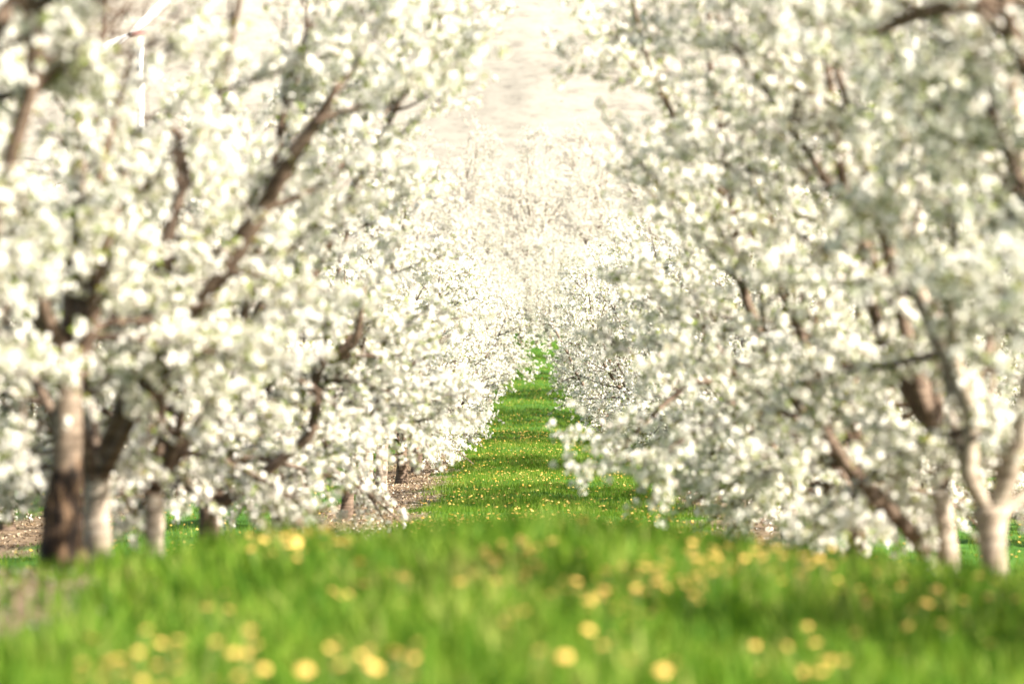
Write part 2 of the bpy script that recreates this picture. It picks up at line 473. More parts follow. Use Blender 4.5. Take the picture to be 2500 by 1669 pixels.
    li = rng.integers(0, len(P), nl)
    ln = unit(rng.normal(0, 1, (nl, 3)) + np.array([0, 0, 0.4]))
    Vl, Tl = scatter(*LEAF, P[li] + ln * 0.035, ln, rng.uniform(0.026, 0.046, nl), rng)
    return join(twigs), (Vb, Tb), (Vl, Tl), len(P)

def auto_limbs(rng, n, H, base_h, reach, r0, az0=None, skip=()):
    out = []
    az0 = rng.uniform(0, 6.28) if az0 is None else az0
    for i in range(n):
        a = az0 + i * 2 * math.pi / n + rng.uniform(-0.3, 0.3)
        el = math.radians(rng.uniform(28, 52) if i % 3 else rng.uniform(58, 76))
        L = (H - base_h) / max(math.sin(el + 0.35), 0.6) * rng.uniform(0.78, 0.95)
        d = np.array([math.cos(a) * math.cos(el), math.sin(a) * math.cos(el), math.sin(el)])
        p0 = np.array([0, 0, base_h - rng.uniform(0.0, 0.25)])
        P = wander(p0, d, L, 7, rng, np.array([-d[0] * 0.35, -d[1] * 0.35, 0.55]), 0.35)
        R = r0 * rng.uniform(0.5, 0.68) * np.linspace(1, 0.14, 8)
        env = np.interp(P[:, 2] * 5.6 / H, ENV_Z, ENV_R) * 0.80
        ok = np.hypot(P[:, 0], P[:, 1]) < env
        n_ok = len(P) if ok.all() else max(4, int(np.argmin(ok)))
        P = P[:n_ok]; R = R[:n_ok] * np.linspace(1, 0.14 / max(R[n_ok - 1] / R[0], 0.14), n_ok)
        out.append(smooth_line(P, R, 2))
    return out

def skirts(rng, n, base_h, az0=0.0, arc=2 * math.pi):
    out = []
    for i in range(n):
        a = az0 + arc * (i + rng.uniform(-0.3, 0.3)) / n
        el = math.radians(rng.uniform(8, 32))
        d = np.array([math.cos(a) * math.cos(el), math.sin(a) * math.cos(el), math.sin(el)])
        P = wander(np.array([0, 0, base_h + rng.uniform(-0.05, 0.35)]), d, rng.uniform(1.6, 2.3), 6, rng, np.array([0, 0, -1.15]), 0.25)
        ok = P[:, 2] > 0.22
        n_ok = len(P) if ok.all() else max(4, int(np.argmin(ok)))
        out.append(smooth_line(P[:n_ok], np.linspace(0.034, 0.008, n_ok), 2))
    return out

TRIS = [0]
def make_tree(name, loc, limbs, trunks, rng, n_clusters, near, H, bark, label, cat='tree', group=None, limb_bark=None, **kw):
    root = bpy.data.objects.new(name, None); COL.objects.link(root)
    root.empty_display_size = 0.3
    root.location = loc
    tag(root, label, cat, group)
    for P, R in trunks:
        V, T = tube(P, R, 16, rng, 0.06)
        link('trunk', mesh_arrays('trunk', V, T, True), bark, root); TRIS[0] += len(T)
    for P, R in limbs:
        V, T = tube(P, R, 8, rng, 0.06)
        link('limb', mesh_arrays('limb', V, T, True), limb_bark or M['bark'], root); TRIS[0] += len(T)
    tw, bl, lf, n = foliage(limbs, rng, n_clusters, near, H, **kw)
    c = link('crown', mesh_arrays('blossoms', *bl), M['petal'], root); c['kind'] = 'stuff'
    t = link('twigs', mesh_arrays('twigs', *tw, True), M['bark_twig'], c); t['kind'] = 'stuff'
    l = link('young_leaves', mesh_arrays('young_leaves', *lf), M['young_leaf'], c); l['kind'] = 'stuff'
    TRIS[0] += len(tw[1]) + len(bl[1]) + len(lf[1])
    return root

def copy_tree(root, loc, rz, scl, label, group):
    r = root.copy(); COL.objects.link(r)
    r.location = loc; r.rotation_euler = (0, 0, rz); r.scale = (scl, scl, scl)
    for k in ('label', 'category', 'group'):
        if k in r: del r[k]
    tag(r, label, 'tree', group)
    for ch in root.children:
        c = ch.copy(); COL.objects.link(c); c.parent = r
        for g in ch.children:
            d = g.copy(); COL.objects.link(d); d.parent = c
    return r

def trunk_line(h, r, lean=(0, 0), rng=None, flare=1.5):
    zs = np.array([-0.25, 0.0, 0.12, 0.3, 0.55, 0.8, 1.0]) * np.array([1, 1, 1, 1, h, h, h])
    zs = np.array([-0.25, 0.0, 0.12, 0.30, h * 0.6, h])
    P = np.stack([lean[0] * np.clip(zs, 0, None) / h, lean[1] * np.clip(zs, 0, None) / h, zs], -1)
    R = r * np.array([flare * 1.15, flare, 0.5 + flare * 0.5, 1.08, 1.0, 0.95])
    return smooth_line(P, R, 3)

def px_line(pts, d0, d1, base):
    """limb read off the photograph: (x px, y px, width px) at depths running from d0 to d1, in the tree's own coordinates"""
    n = len(pts); P, R = [], []
    for i, (x, y, w) in enumerate(pts):
        d = d0 + (d1 - d0) * i / max(n - 1, 1)
        P.append(at(x, y, d) - base); R.append(0.5 * w * d / F_PX)
    return smooth_line(P, R, 4)

def base_at(x, y):
    return np.array([x, y, float(ground_z(x, y))])

# ------------------------------------------------------------------ the trees nearest the lens, limb by limb
BARE = []        # stretches of limb that stand clear of blossom on the side toward the lane mouth: (centre line, radius)
GAPS = [((1330, 1180, 1590, 1360), 0.85), ((1300, 1020, 1480, 1180), 0.45), ((232, -40, 430, 140), 0.9), ((225, -60, 440, 110), 0.8), ((290, 110, 400, 200), 0.4), ((430, -60, 770, 75), 0.7)]
def clear_of_bare(base, rng):
    def keep(P):
        W = P + base
        k = np.ones(len(W), bool)
        u = CX + F_PX * W[:, 0] / W[:, 1]; v = CY - F_PX * (W[:, 2] - EYE) / W[:, 1]
        for L, w in BARE:
            lu = CX + F_PX * L[:, 0] / L[:, 1]; lv = CY - F_PX * (L[:, 2] - EYE) / L[:, 1]
            d = np.hypot(u[:, None] - lu[None], v[:, None] - lv[None]); j = d.argmin(1)
            k &= ~((d.min(1) < w) & (W[:, 1] < L[j, 1] + 0.1) & (rng.uniform(0, 1, len(W)) < 0.93))
        for (x0, y0, x1, y1), f in GAPS:
            k &= ~((u > x0) & (u < x1) & (v > y0) & (v < y1) & (rng.uniform(0, 1, len(W)) < f))
        return k
    return keep
def bare(pts, d, w):
    P, _ = smooth_line([at(x, y, d) for x, y in pts], np.ones(len(pts)), 8)
    BARE.append((P, w))
bare([(490, 750), (560, 640), (640, 515), (715, 380), (780, 290), (826, 205)], 26.7, 34)
bare([(412, 575), (430, 500), (446, 430), (440, 365), (432, 325), (370, 284)], 30.8, 32)
bare([(20, 420), (38, 345), (74, 225), (90, 110)], 21.3, 30)
bare([(-10, 60), (50, -10)], 21.7, 34)
bare([(225, 760), (240, 690), (258, 610)], 24.9, 24)
bare([(150, 1320), (158, 1180), (165, 1040), (165, 975)], 25.0, 50)
bare([(238, 1340), (238, 1190)], 27.2, 42)
bare([(374, 1340), (374, 1210)], 31.1, 32)
bare([(398, 1146), (424, 1085), (437, 1050)], 30.9, 20)
bare([(775, 985), (778, 900), (858, 842), (877, 788)], 36, 18)
bare([(2424, 1400), (2420, 1250), (2385, 1195), (2366, 1130)], 25.0, 45)
bare([(2430, 1240), (2456, 1181), (2478, 1110), (2495, 1040)], 25.0, 32)
bare([(2235, 1312), (2145, 1215), (2083, 1150), (2042, 1098)], 27.8, 26)
bare([(2315, 1372), (2300, 1200)], 28.0, 32)
bare([(2500, 8), (2390, 10), (2262, 32), (2180, 62)], 21.5, 26)
def hero(seed, x, y, H, px_limbs, n_auto, bark, label, trunk_px, near=True, n_clusters=5600, az0=None, r=0.1, base_h=1.0, n_skirt=0, sk_az=0.0, **kw):
    rng = np.random.default_rng(seed)
    b = base_at(x, y)
    trunks = []
    for pts in trunk_px:
        P, R = px_line(pts, y, y, b)
        low = P[0].copy(); low[2] = -0.25
        P = np.vstack([low, P]); R = np.concatenate([[R[0] * 1.12], R])
        trunks.append((P, R))
    if not trunks:
        trunks = [trunk_line(base_h, r, rng=rng)]
    limbs = [px_line(p, y + a, y + c, b) for p, a, c in px_limbs]
    kw['n_px'] = len(limbs); kw['keep'] = clear_of_bare(b, np.random.default_rng(seed + 500))
    limbs += auto_limbs(rng, n_auto, H, base_h, 2.4, r, az0)
    limbs += skirts(rng, n_skirt, base_h, sk_az)
    return make_tree('cherry_tree', b, limbs, trunks, rng, n_clusters, near, H, bark, label, group='cherry trees in blossom', **kw)

# left row
hero(11, -3.75, 21.6, 4.9, [([(-250, 1000, 60), (-90, 760, 54), (5, 470, 46), (38, 345, 42), (74, 225, 40), (90, 110, 36), (78, 10, 30), (40, -120, 24)], 0, -0.4),
                       ([(-230, 700, 50), (-120, 330, 46), (-20, 90, 48), (50, -10, 44), (130, -110, 30)], 0, 0.3)],
     4, M['bark'], 'cherry tree at the left picture edge, nearest in its row, only dark upper limbs showing', [], n_clusters=5600, base_h=0.9, r=0.12, az0=1.9)
hero(12, -3.05, 25.0, 4.1, [([(160, 905, 62), (120, 800, 46), (98, 720, 38), (70, 560, 28), (30, 420, 20)], 0, -0.5),
                       ([(166, 900, 60), (168, 800, 42), (172, 700, 40), (186, 570, 30), (200, 430, 20), (190, 330, 12)], 0, 0.3),
                       ([(172, 910, 60), (212, 830, 44), (232, 720, 46), (258, 620, 38), (278, 520, 28), (310, 400, 18)], 0, -0.2)],
     1, M['bark_old'], 'cherry tree with a thick dark fissured base and grey banded trunk beside the bare earth',
     [[(148, 1390, 122), (149, 1320, 108), (152, 1260, 98), (157, 1200, 84), (162, 1130, 74), (165, 1000, 70), (165, 900, 66)]], n_clusters=5600, base_h=1.15, az0=1.3, n_skirt=2, sk_az=-2.0)
hero(13, -3.05, 27.2, 6.2, [([(246, 1130, 40), (268, 1060, 36), (310, 985, 40), (400, 860, 42), (490, 750, 46), (560, 640, 44), (640, 515, 42), (715, 380, 38), (780, 290, 30), (826, 205, 18)], 0, -1.0),
                       ([(770, 300, 18), (830, 275, 13), (900, 258, 11), (985, 262, 7)], -0.95, -0.9)],
     5, M['bark_pale'], 'cherry tree whose long diagonal limb climbs to the upper middle of the left row',
     [[(238, 1430, 78), (237, 1340, 70), (236, 1250, 62), (240, 1170, 58), (248, 1110, 52)]], n_clusters=5600, base_h=0.85, az0=0.4)
hero(14, -3.05, 31.1, 6.6, [([(374, 1190, 44), (382, 1060, 38), (395, 860, 36), (404, 690, 34), (412, 575, 34), (430, 500, 30), (446, 430, 28), (440, 365, 20), (432, 325, 16), (370, 284, 8)], 0, -0.9),
                       ([(372, 1200, 36), (398, 1146, 30), (424, 1085, 30), (437, 1050, 24), (445, 980, 14)], 0, -0.7)],
     5, M['bark_pale'], 'cherry tree with a slim pale trunk and a crooked dark limb hooked at its top',
     [[(374, 1420, 58), (374, 1340, 52), (374, 1260, 48), (374, 1180, 44)]], n_clusters=6000, spread=1.1, base_h=0.95, az0=1.2, n_skirt=4, sk_az=0.2)
hero(15, -3.05, 36.5, 6.8, [([(509, 1245, 40), (482, 1195, 34), (450, 1130, 30), (425, 1040, 24), (400, 900, 16)], 0, 0.4),
                       ([(511, 1245, 36), (560, 1215, 32), (625, 1170, 30), (700, 1110, 26), (755, 1060, 26), (772, 985, 24), (778, 900, 26), (858, 842, 24), (877, 788, 16), (890, 700, 10)], 0, -0.8),
                       ([(509, 1245, 34), (640, 920, 28), (800, 600, 22), (930, 340, 16), (1030, 120, 11), (1090, -60, 6)], 0, -0.3)],
     4, M['bark'], 'cherry tree leaning on low angled limbs, a kinked limb rising toward the lane', [], n_clusters=6000, spread=1.12, base_h=0.8, r=0.1, az0=0.2, n_skirt=5)
# right row
hero(21, 4.0, 21.6, 6.2, [([(2900, 900, 60), (2760, 480, 54), (2600, 130, 46), (2500, 10, 44), (2390, 10, 40), (2262, 32, 36), (2180, 62, 28), (2110, 92, 16)], 0, -0.3),
                       ([(2890, 800, 60), (2700, 420, 50), (2560, 230, 46), (2490, 140, 40), (2440, -40, 30)], 0, -0.6)],
     4, M['bark'], 'cherry tree at the right picture edge, brown limb crossing the top corner', [], n_clusters=3600, base_h=0.9, r=0.12, az0=1.0)
hero(22, 3.03, 25.0, 6.2, [([(2412, 1230, 50), (2385, 1195, 46), (2366, 1150, 44), (2370, 1080, 40), (2377, 1020, 38), (2354, 945, 32), (2333, 883, 28), (2322, 820, 28), (2318, 700, 22), (2330, 560, 14)], 0, -0.4),
                       ([(2376, 1170, 36), (2350, 1110, 30), (2328, 1040, 26), (2318, 980, 18), (2300, 880, 12)], 0, 0.3),
                       ([(2430, 1240, 56), (2456, 1181, 52), (2478, 1110, 48), (2502, 1020, 44), (2530, 860, 36), (2545, 640, 26), (2520, 420, 16)], 0, -0.3),
                       ([(2432, 1230, 40), (2441, 1190, 32), (2446, 1110, 28), (2428, 1060, 22), (2420, 960, 16), (2440, 800, 12)], 0, 0.5),
                       ([(2434, 1260, 40), (2470, 1235, 34), (2520, 1190, 28), (2620, 1080, 20)], 0, 0.2)],
     2, M['bark_pale'], 'cherry tree with a short pale trunk forking low into a wide V of limbs',
     [[(2424, 1490, 78), (2426, 1413, 68), (2424, 1340, 68), (2420, 1285, 76), (2418, 1245, 88)]], n_clusters=5600, base_h=1.0, limb_bark=M['bark_pale'])
hero(23, 3.05, 28.0, 6.8, [([(2262, 1350, 40), (2235, 1312, 40), (2199, 1273, 38), (2145, 1215, 38), (2083, 1150, 34), (2042, 1098, 28), (2000, 1010, 20), (1960, 900, 14)], 0, -0.6),
                       ([(2140, 1225, 24), (2165, 1195, 22), (2205, 1150, 20), (2240, 1100, 12)], -0.4, -0.5),
                       ([(2300, 1190, 44), (2306, 1090, 38), (2290, 1010, 32), (2286, 930, 28), (2290, 800, 22), (2270, 620, 16)], 0, 0),
                       ([(2300, 1150, 34), (2230, 850, 28), (2080, 540, 22), (1900, 270, 16), (1760, 60, 11), (1690, -110, 6)], 0, -0.5)],
     4, M['bark_pale'], 'cherry tree behind the forked one, a heavy low limb slanting left from its foot',
     [[(2318, 1480, 66), (2316, 1380, 60), (2306, 1290, 52), (2299, 1200, 48)]], n_clusters=5600, base_h=1.1, spread=1.12)
hero(24, 2.95, 33.5, 7.0, [([(2040, 1250, 34), (2027, 1190, 30), (2025, 1130, 28), (2010, 1000, 22), (1960, 820, 14)], 0, -0.5),
                       ([(2010, 1060, 20), (1930, 1020, 20), (1840, 1010, 16), (1720, 1040, 13), (1620, 1110, 9), (1560, 1190, 6)], -0.5, -0.9),
                       ([(2040, 1200, 30), (1990, 900, 26), (1860, 620, 22), (1700, 380, 17), (1590, 170, 12), (1530, -60, 7)], 0, -0.6)],
     5, M['bark'], 'cherry tree with curved low limbs sweeping out above the grass behind the slanting limb', [[(2118, 1450, 44), (2100, 1360, 40), (2075, 1300, 37), (2040, 1250, 34)]], n_clusters=6800, spread=1.28, base_h=0.8, r=0.1, az0=2.0, n_skirt=3, sk_az=-1.7)
hero(25, 2.95, 38.5, 7.0, [([(2010, 1245, 34), (1900, 1130, 30), (1800, 1000, 24), (1720, 930, 18), (1630, 980, 13), (1560, 1050, 9), (1490, 1130, 6)], 0, -1.0)],
     5, M['bark'], 'cherry tree whose drooping sprays hang lowest into the lane on the right', [], n_clusters=6800, spread=1.28, base_h=0.8, r=0.1, az0=0.9, n_skirt=3, sk_az=-1.7)

# ------------------------------------------------------------------ the rest of the orchard, from five grown trees
protos = []
for i, (H, n_l) in enumerate(((5.3, 6), (4.9, 6), (5.7, 7), (5.1, 6))):
    rng = np.random.default_rng(100 + i)
    h = rng.uniform(0.75, 1.05)
    limbs = auto_limbs(rng, n_l, H, h, 2.4, 0.10) + skirts(rng, 6, h)
    protos.append((limbs, h, H, rng))
_r = np.random.default_rng(140)
protos.append((auto_limbs(_r, 6, 5.4, 1.25, 2.4, 0.10, 0.5), 1.25, 5.4, _r))      # pruned high, no low branches

spots = []      # x, y, scale, label, group
rng = np.random.default_rng(7)
def row(xr, ys_, label, group, sc=(0.92, 1.08), jit=0.25):
    for y in ys_:
        spots.append((xr + rng.uniform(-jit, jit), y + rng.uniform(-0.35, 0.35), rng.uniform(*sc), label, group))
row(-2.85, (43, 49), 'cherry tree in the left wall of blossom before the twin pale trunk', 'left lane row before the twin trunk')
row(-3.0, (56, 63), 'cherry tree in the left wall of blossom before the twin pale trunk', 'left lane row before the twin trunk', (0.86, 0.92))
high = {2, 3}
row(-2.65, np.arange(83, 205, 6.4), 'cherry tree in the left wall of blossom beyond the twin pale trunk', 'left lane row beyond the twin trunk')
row(3.6, (44.5, 49, 53.5, 64, 68.5, 73), 'cherry tree in the right wall of blossom beside the nearer half of the lane', 'right lane row, nearer half', (1.04, 1.14))
row(3.4, (84.5, 89, 93.5, 106, 110.5, 115, 129, 133.5, 138, 153, 157.5, 162, 178, 183, 198), 'cherry tree in the right wall of blossom beside the far half of the lane', 'right lane row, far half', (1.04, 1.16))
row(-9.1, np.arange(60, 150, 6.4), 'cherry tree one row behind the left lane row, seen under and above its branches', 'second row on the left')
row(9.1, np.arange(57, 150, 6.4), 'cherry tree one row behind the right lane row, seen under and above its branches', 'second row on the right')
row(-15.2, np.arange(100, 180, 9), 'cherry tree two rows behind the left lane row, showing low under the branches', 'third row on the left')
row(15.2, np.arange(100, 180, 9), 'cherry tree two rows behind the right lane row, showing low under the branches', 'third row on the right')
row(5.4, (16.3,), 'cherry tree added out of view on the right to shade the foreground grass', 'trees shading the foreground')  # unseen tree off the row lines, added to shade a band of foreground
row(9.3, (19, 25, 31.5, 38, 44.5), 'cherry tree right of the picture, throwing shade across the foreground grass', 'trees shading the foreground')
row(2.3, (124,), 'cherry tree leaning in from the right to close the far end of the lane', 'trees closing the far end of the lane', (1.0, 1.05), 0.05)
row(-1.6, (150,), 'cherry tree leaning in from the left to close the far end of the lane', 'trees closing the far end of the lane', (0.98, 1.05), 0.05)
row(0.6, (207, 211), 'distant cherry tree on the slope beyond the end of the lane', 'trees climbing the far slope', (0.85, 0.95), 0.9)
for xr in (-9.0, -4.5, 0.0, 4.5, 9.0):
    row(xr, np.arange(213, 305, 10.0) + abs(xr), 'distant cherry tree on the slope beyond the end of the lane', 'trees climbing the far slope', (1.0, 1.3), 0.8)

ORD = ('first', 'second', 'third', 'fourth', 'fifth', 'sixth')
def ordinal(group, text):
    k = 0
    for j, sp in enumerate(spots):
        if sp[4] == group:
            spots[j] = sp[:3] + (text % ORD[k], group); k += 1
ordinal('left lane row before the twin trunk', 'cherry tree, %s after the kinked-limb tree in the left lane row')
ordinal('right lane row, nearer half', 'cherry tree, %s after the drooping one in the right lane row')
made = {}
for i, (x, y, s, label, group) in enumerate(spots):
    k = 4 if i in high else i % 4
    b = base_at(x, y)
    if k not in made:
        limbs, h, H, prng = protos[k]
        r = make_tree('cherry_tree', b, limbs, [trunk_line(h, 0.105, prng.normal(0, 0.06, 2), prng)], prng, 4500, False, H, M['bark'], label, 'tree', group, **({'z_min': 1.25} if k == 4 else {}))
        r.scale = (s, s, s)
        made[k] = r
    else:
        copy_tree(made[k], b, rng.uniform(0, 6.28), s, label, group)

# the twin pale trunk half way down the left row
rng = np.random.default_rng(55)
b = base_at(-3.05, 76.0)
pa = trunk_line(1.35, 0.125, (-0.02, 0), rng, 1.12); pb = trunk_line(1.3, 0.115, (0.05, 0.1), rng, 1.12)
trunks = [(pa[0] + np.array([-0.16, 0, 0]), pa[1]), (pb[0] + np.array([0.10, -0.05, 0]), pb[1])]
make_tree('cherry_tree', b, auto_limbs(rng, 6, 5.4, 1.35, 2.4, 0.12) + skirts(rng, 3, 1.5, 3.0, 3.0), trunks, rng, 4500, False, 5.4, M['bark_pale'],
          'cherry tree with two bright pale trunks side by side left of the lane', 'tree', 'cherry trees in blossom')

# ------------------------------------------------------------------ grass
def blades(n_req, xr, yr, rng, h, w, segs, keep_soil=0.05, xfun=None):
    x = rng.uniform(*xr, n_req); y = rng.uniform(*yr, n_req)
    s = soil(x, y)
    k = rng.uniform(0, 1, n_req) > np.minimum(s, 1 - keep_soil)
    if xfun is not None: k &= xfun(x, y)
    x, y, s = x[k], y[k], s[k]; n = len(x)
    tuft = 0.5 * vnoise(x * 3.4, y * 3.0, 11) + 0.5 * vnoise(x * 1.1, y * 0.9, 12)
    hh = h * rng.uniform(0.5, 1.3, n) * (0.35 + 1.35 * tuft) * (1 - 0.45 * s)
    ww = w * rng.uniform(0.7, 1.3, n)
    a = rng.uniform(0, 6.28, n); la = rng.uniform(0, 6.28, n); lean = rng.uniform(0.05, 0.6, n) * hh
    b0 = np.stack([x, y, ground_z(x, y) - 0.01], -1)
    sd = np.stack([np.cos(a), np.sin(a), 0 * a], -1) * ww[:, None] * 0.5
    le = np.stack([np.cos(la), np.sin(la), 0 * a], -1)
    up = np.array([0, 0, 1.0])
    tip = b0 + le * lean[:, None] + up * (hh * 0.97)[:, None]
    if segs == 1:
        V = np.stack([b0 - sd, b0 + sd, tip], 1).reshape(-1, 3)
        return V, np.arange(3 * n).reshape(-1, 3)
    mid = b0 + le * (lean * 0.3)[:, None] + up * (hh * 0.55)[:, None]
    V = np.stack([b0 - sd, b0 + sd, mid + sd * 0.85, mid - sd * 0.85, tip], 1).reshape(-1, 3)
    o = (np.arange(n) * 5)[:, None, None]
    T = (np.array([(0, 1, 2), (0, 2, 3), (3, 2, 4)])[None] + o).reshape(-1, 3)
    return V, T
rng = np.random.default_rng(31)
G = [blades(62000, (-4.2, 4.2), (10.5, 27), rng, 0.17, 0.013, 2, 0.15, lambda x, y: np.abs(x) < 0.15 * y + 0.8),
     blades(34000, (-4.5, 4.5), (27, 52), rng, 0.13, 0.009, 1),
     blades(90000, (-2.2, 3.2), (52, 112), rng, 0.125, 0.010, 1, 0.10),
     blades(60000, (-14, 14), (45, 112), rng, 0.13, 0.012, 1),
     blades(52000, (-3.0, 3.0), (112, 260), rng, 0.13, 0.018, 1),
     blades(30000, (-14, 14), (112, 260), rng, 0.13, 0.024, 1)]
G.append(blades(9000, (-4.2, 4.2), (10.5, 27), rng, 0.20, 0.026, 2, 0.10, lambda x, y: np.abs(x) < 0.15 * y + 0.8))
G.append(blades(2500, (-4.2, 4.2), (14, 26), rng, 0.30, 0.008, 2, 0.02, lambda x, y: (np.abs(x) < 0.15 * y + 0.8) & (vnoise(x * 1.4, y * 1.2, 41) > 0.55)))
V, T = join(G)
tag(link('grass', mesh_arrays('grass', V, T), M['grass']), 'lush green spring grass covering the lane and the foreground rise', 'grass', kind='stuff')
TRIS[0] += len(T)

# litter of chips and dry leaves, fallen petals on the bare strips
def chips(n, xr, yr, rng, size):
    x = rng.uniform(*xr, n); y = rng.uniform(*yr, n); k = rng.uniform(0, 1, n) < soil(x, y) * 0.95 + 0.01
    x, y = x[k], y[k]; n = len(x)
    pos = np.stack([x, y, ground_z(x, y) + 0.012], -1)
    nr = unit(rng.normal(0, 0.5, (n, 3)) + np.array([0, 0, 1.0]))
    V0 = np.array([(-1, -0.35, 0), (0.9, -0.45, 0.05), (1.1, 0.4, 0), (-0.8, 0.45, 0.12)]); T0 = np.array([(0, 1, 2), (0, 2, 3)])
    return scatter(V0, T0, pos, nr, size * rng.uniform(0.5, 1.4, n), rng)
V, T = join([chips(26000, (-4.8, -1.2), (50, 110), rng, 0.022), chips(9000, (1.5, 4.5), (50, 110), rng, 0.022), chips(12000, (-11, -7), (55, 110), rng, 0.024),
             chips(6000, (-4.2, -1.5), (15, 30), rng, 0.016)])
tag(link('ground_litter', mesh_arrays('ground_litter', V, T), M['litter']), 'brown chips and dry leaves strewn over the bare strips', 'litter', kind='stuff')
V, T = join([chips(9000, (-4.8, 4.8), (50, 110), rng, 0.014), chips(2500, (-4.2, 4.2), (14, 30), rng, 0.011)])
tag(link('fallen_petals', mesh_arrays('fallen_petals', V, T), M['petal']), 'white petals fallen on the bare strips under the trees', 'petals', kind='stuff')

# ------------------------------------------------------------------ dandelions
def head_template(n=11):
    V = [(0, 0, 0.42)]; T = []
    for i in range(n):
        a = i * 2 * math.pi / n
        V.append((0.52 * math.cos(a), 0.52 * math.sin(a), 0.40))
    for i in range(n):
        a = (i + 0.5) * 2 * math.pi / n
        V.append((math.cos(a), math.sin(a), 0.12))
    for i in range(n):
        j = (i + 1) % n
        T += [(0, 1 + i, 1 + j), (1 + i, 1 + n + i, 1 + j), (1 + j, 1 + n + i, 1 + n + j)]
    V.append((0, 0, -0.30)); c = len(V) - 1
    T += [(c, 1 + n + (i + 1) % n, 1 + n + i) for i in range(n)]
    return np.array(V, float), np.array(T)
HV, HT = head_template()
head_meshes, stem_meshes = [], []
rng = np.random.default_rng(77)
for i in range(6):
    tilt = unit(np.array([rng.normal(0, 0.45), rng.normal(0, 0.45), 1.0]))
    V, T = scatter(HV * np.array([1, 1, 0.9]), HT, np.zeros((1, 3)), tilt[None], np.array([(0.0245, 0.021, 0.026, 0.0235, 0.019, 0.025)[i]]), rng)
    V = V + rng.normal(0, 0.0012, V.shape)
    h = (0.12, 0.14, 0.16, 0.18, 0.20, 0.15)[i]
    bend = rng.normal(0, 0.025, 2)
    S, R = smooth_line([(0, 0, -0.02), (bend[0] * 0.2, bend[1] * 0.2, h * 0.4), (bend[0], bend[1], h)], [0.0028, 0.0026, 0.0024], 3)
    stem_meshes.append(mesh_arrays('stem', *tube(S, R, 5), True)); stem_meshes[-1].materials.append(M['stem'])
    head_meshes.append((mesh_arrays('flower_head', V + np.array([bend[0], bend[1], h]), T)))
    head_meshes[-1].materials.append(M['dandelion'])
def ground_hit(px, py):
    d = np.linspace(11, 25, 600)
    P = np.stack([(px - CX) * d / F_PX, d, EYE - (py - CY) * d / F_PX], -1)
    g = ground_z(P[:, 0], P[:, 1]) + 0.15
    k = np.nonzero(P[:, 2] < g)[0]
    return P[k[0]] if len(k) else None
patches = [(620, 860, 1305, 1350, 40), (1180, 1420, 1310, 1450, 34), (1560, 2060, 1335, 1420, 74), (1400, 1760, 1400, 1480, 26), (160, 560, 1570, 1668, 22), (560, 1050, 1570, 1668, 22),
           (850, 1250, 1380, 1480, 14), (1900, 2060, 1600, 1668, 8), (2050, 2500, 1370, 1480, 26), (1240, 1640, 1470, 1560, 8), (2180, 2440, 1480, 1600, 8), (1000, 2500, 1500, 1668, 16), (300, 900, 1420, 1560, 6)]
n_ind = miss = 0
for (x0, x1, y0, y1, n) in patches:
    for _ in range(n):
        if n_ind >= 300: break
        p = ground_hit(rng.uniform(x0, x1), rng.uniform(y0, y1))
        if p is None:
            miss += 1
            continue
        e = bpy.data.objects.new('dandelion', None); COL.objects.link(e); e.empty_display_size = 0.05
        e.location = (p[0], p[1], float(ground_z(p[0], p[1])))
        s = rng.uniform(0.85, 1.25); e.scale = (s, s, s); e.rotation_euler = (0, 0, rng.uniform(0, 6.28))
        tag(e, 'yellow dandelion in bloom in the blurred foreground grass', 'dandelion', 'dandelions on the foreground rise')
        k = rng.integers(0, 6)
        link('stem', stem_meshes[k], None, e); link('flower_head', head_meshes[k], None, e)
        n_ind += 1
def field_flowers(n, xr, yr, scale, far):
    x = rng.uniform(*xr, n); y = rng.uniform(*yr, n)
    pr = vnoise(x * 0.8, y * 0.35, 21) * vnoise(x * 2.5, y * 1.5, 22)
    k = (rng.uniform(0, 0.6, n) < pr) & (soil(x, y) < 0.3); x, y = x[k], y[k]; n = len(x)
    pos = np.stack([x, y, ground_z(x, y) + rng.uniform(0.08, 0.17, n)], -1)
    nr = unit(rng.normal(0, 0.25, (n, 3)) + np.array([0, 0, 1.0]))
    V0, T0 = head_template(6)
    return scatter(V0, T0, pos, nr, scale * rng.uniform(0.8, 1.2, n), rng)
V, T = join([field_flowers(3000, (-2.0, 3.0), (48, 125), 0.019, 0), field_flowers(2000, (-2.2, 3.0), (125, 260), 0.023, 1), field_flowers(8000, (-14, 14), (48, 120), 0.024, 1), field_flowers(900, (-4.5, 4.5), (25, 48), 0.022, 0)])
tag(link('dandelion_carpet', mesh_arrays('dandelion_carpet', V, T), M['dandelion']), 'countless yellow dandelion heads dotting the sunlit lane', 'dandelions', kind='stuff')
TRIS[0] += len(T)

# ------------------------------------------------------------------ sagebrush on the hillside
def shrub_field(n, rng):
    parts = []
    x = rng.uniform(-70, 75, n); y = rng.uniform(345, 700, n)
    s = rng.uniform(0.15, 0.5, n)
    for xi, yi, si in zip(x, y, s):
        m = 28
        c = np.array([xi, yi, float(ground_z(xi, yi)) + 0.35 * si])
        o = unit(rng.normal(0, 1, (m, 3))) * rng.uniform(0.3, 1, (m, 1)) * np.array([1.0, 1.0, 0.65]) * si
        parts.append(scatter(LEAF[0], LEAF[1], c + o, unit(o + rng.normal(0, 0.3, o.shape)), 0.30 * si * rng.uniform(0.7, 1.3, m), rng))
    return join(parts)
V, T = shrub_field(700, np.random.default_rng(5))
tag(link('sagebrush', mesh_arrays('sagebrush', V, T), M['sage_hazed']), 'low grey-green scrub dotting the pale dry hillside', 'shrubs', kind='stuff')

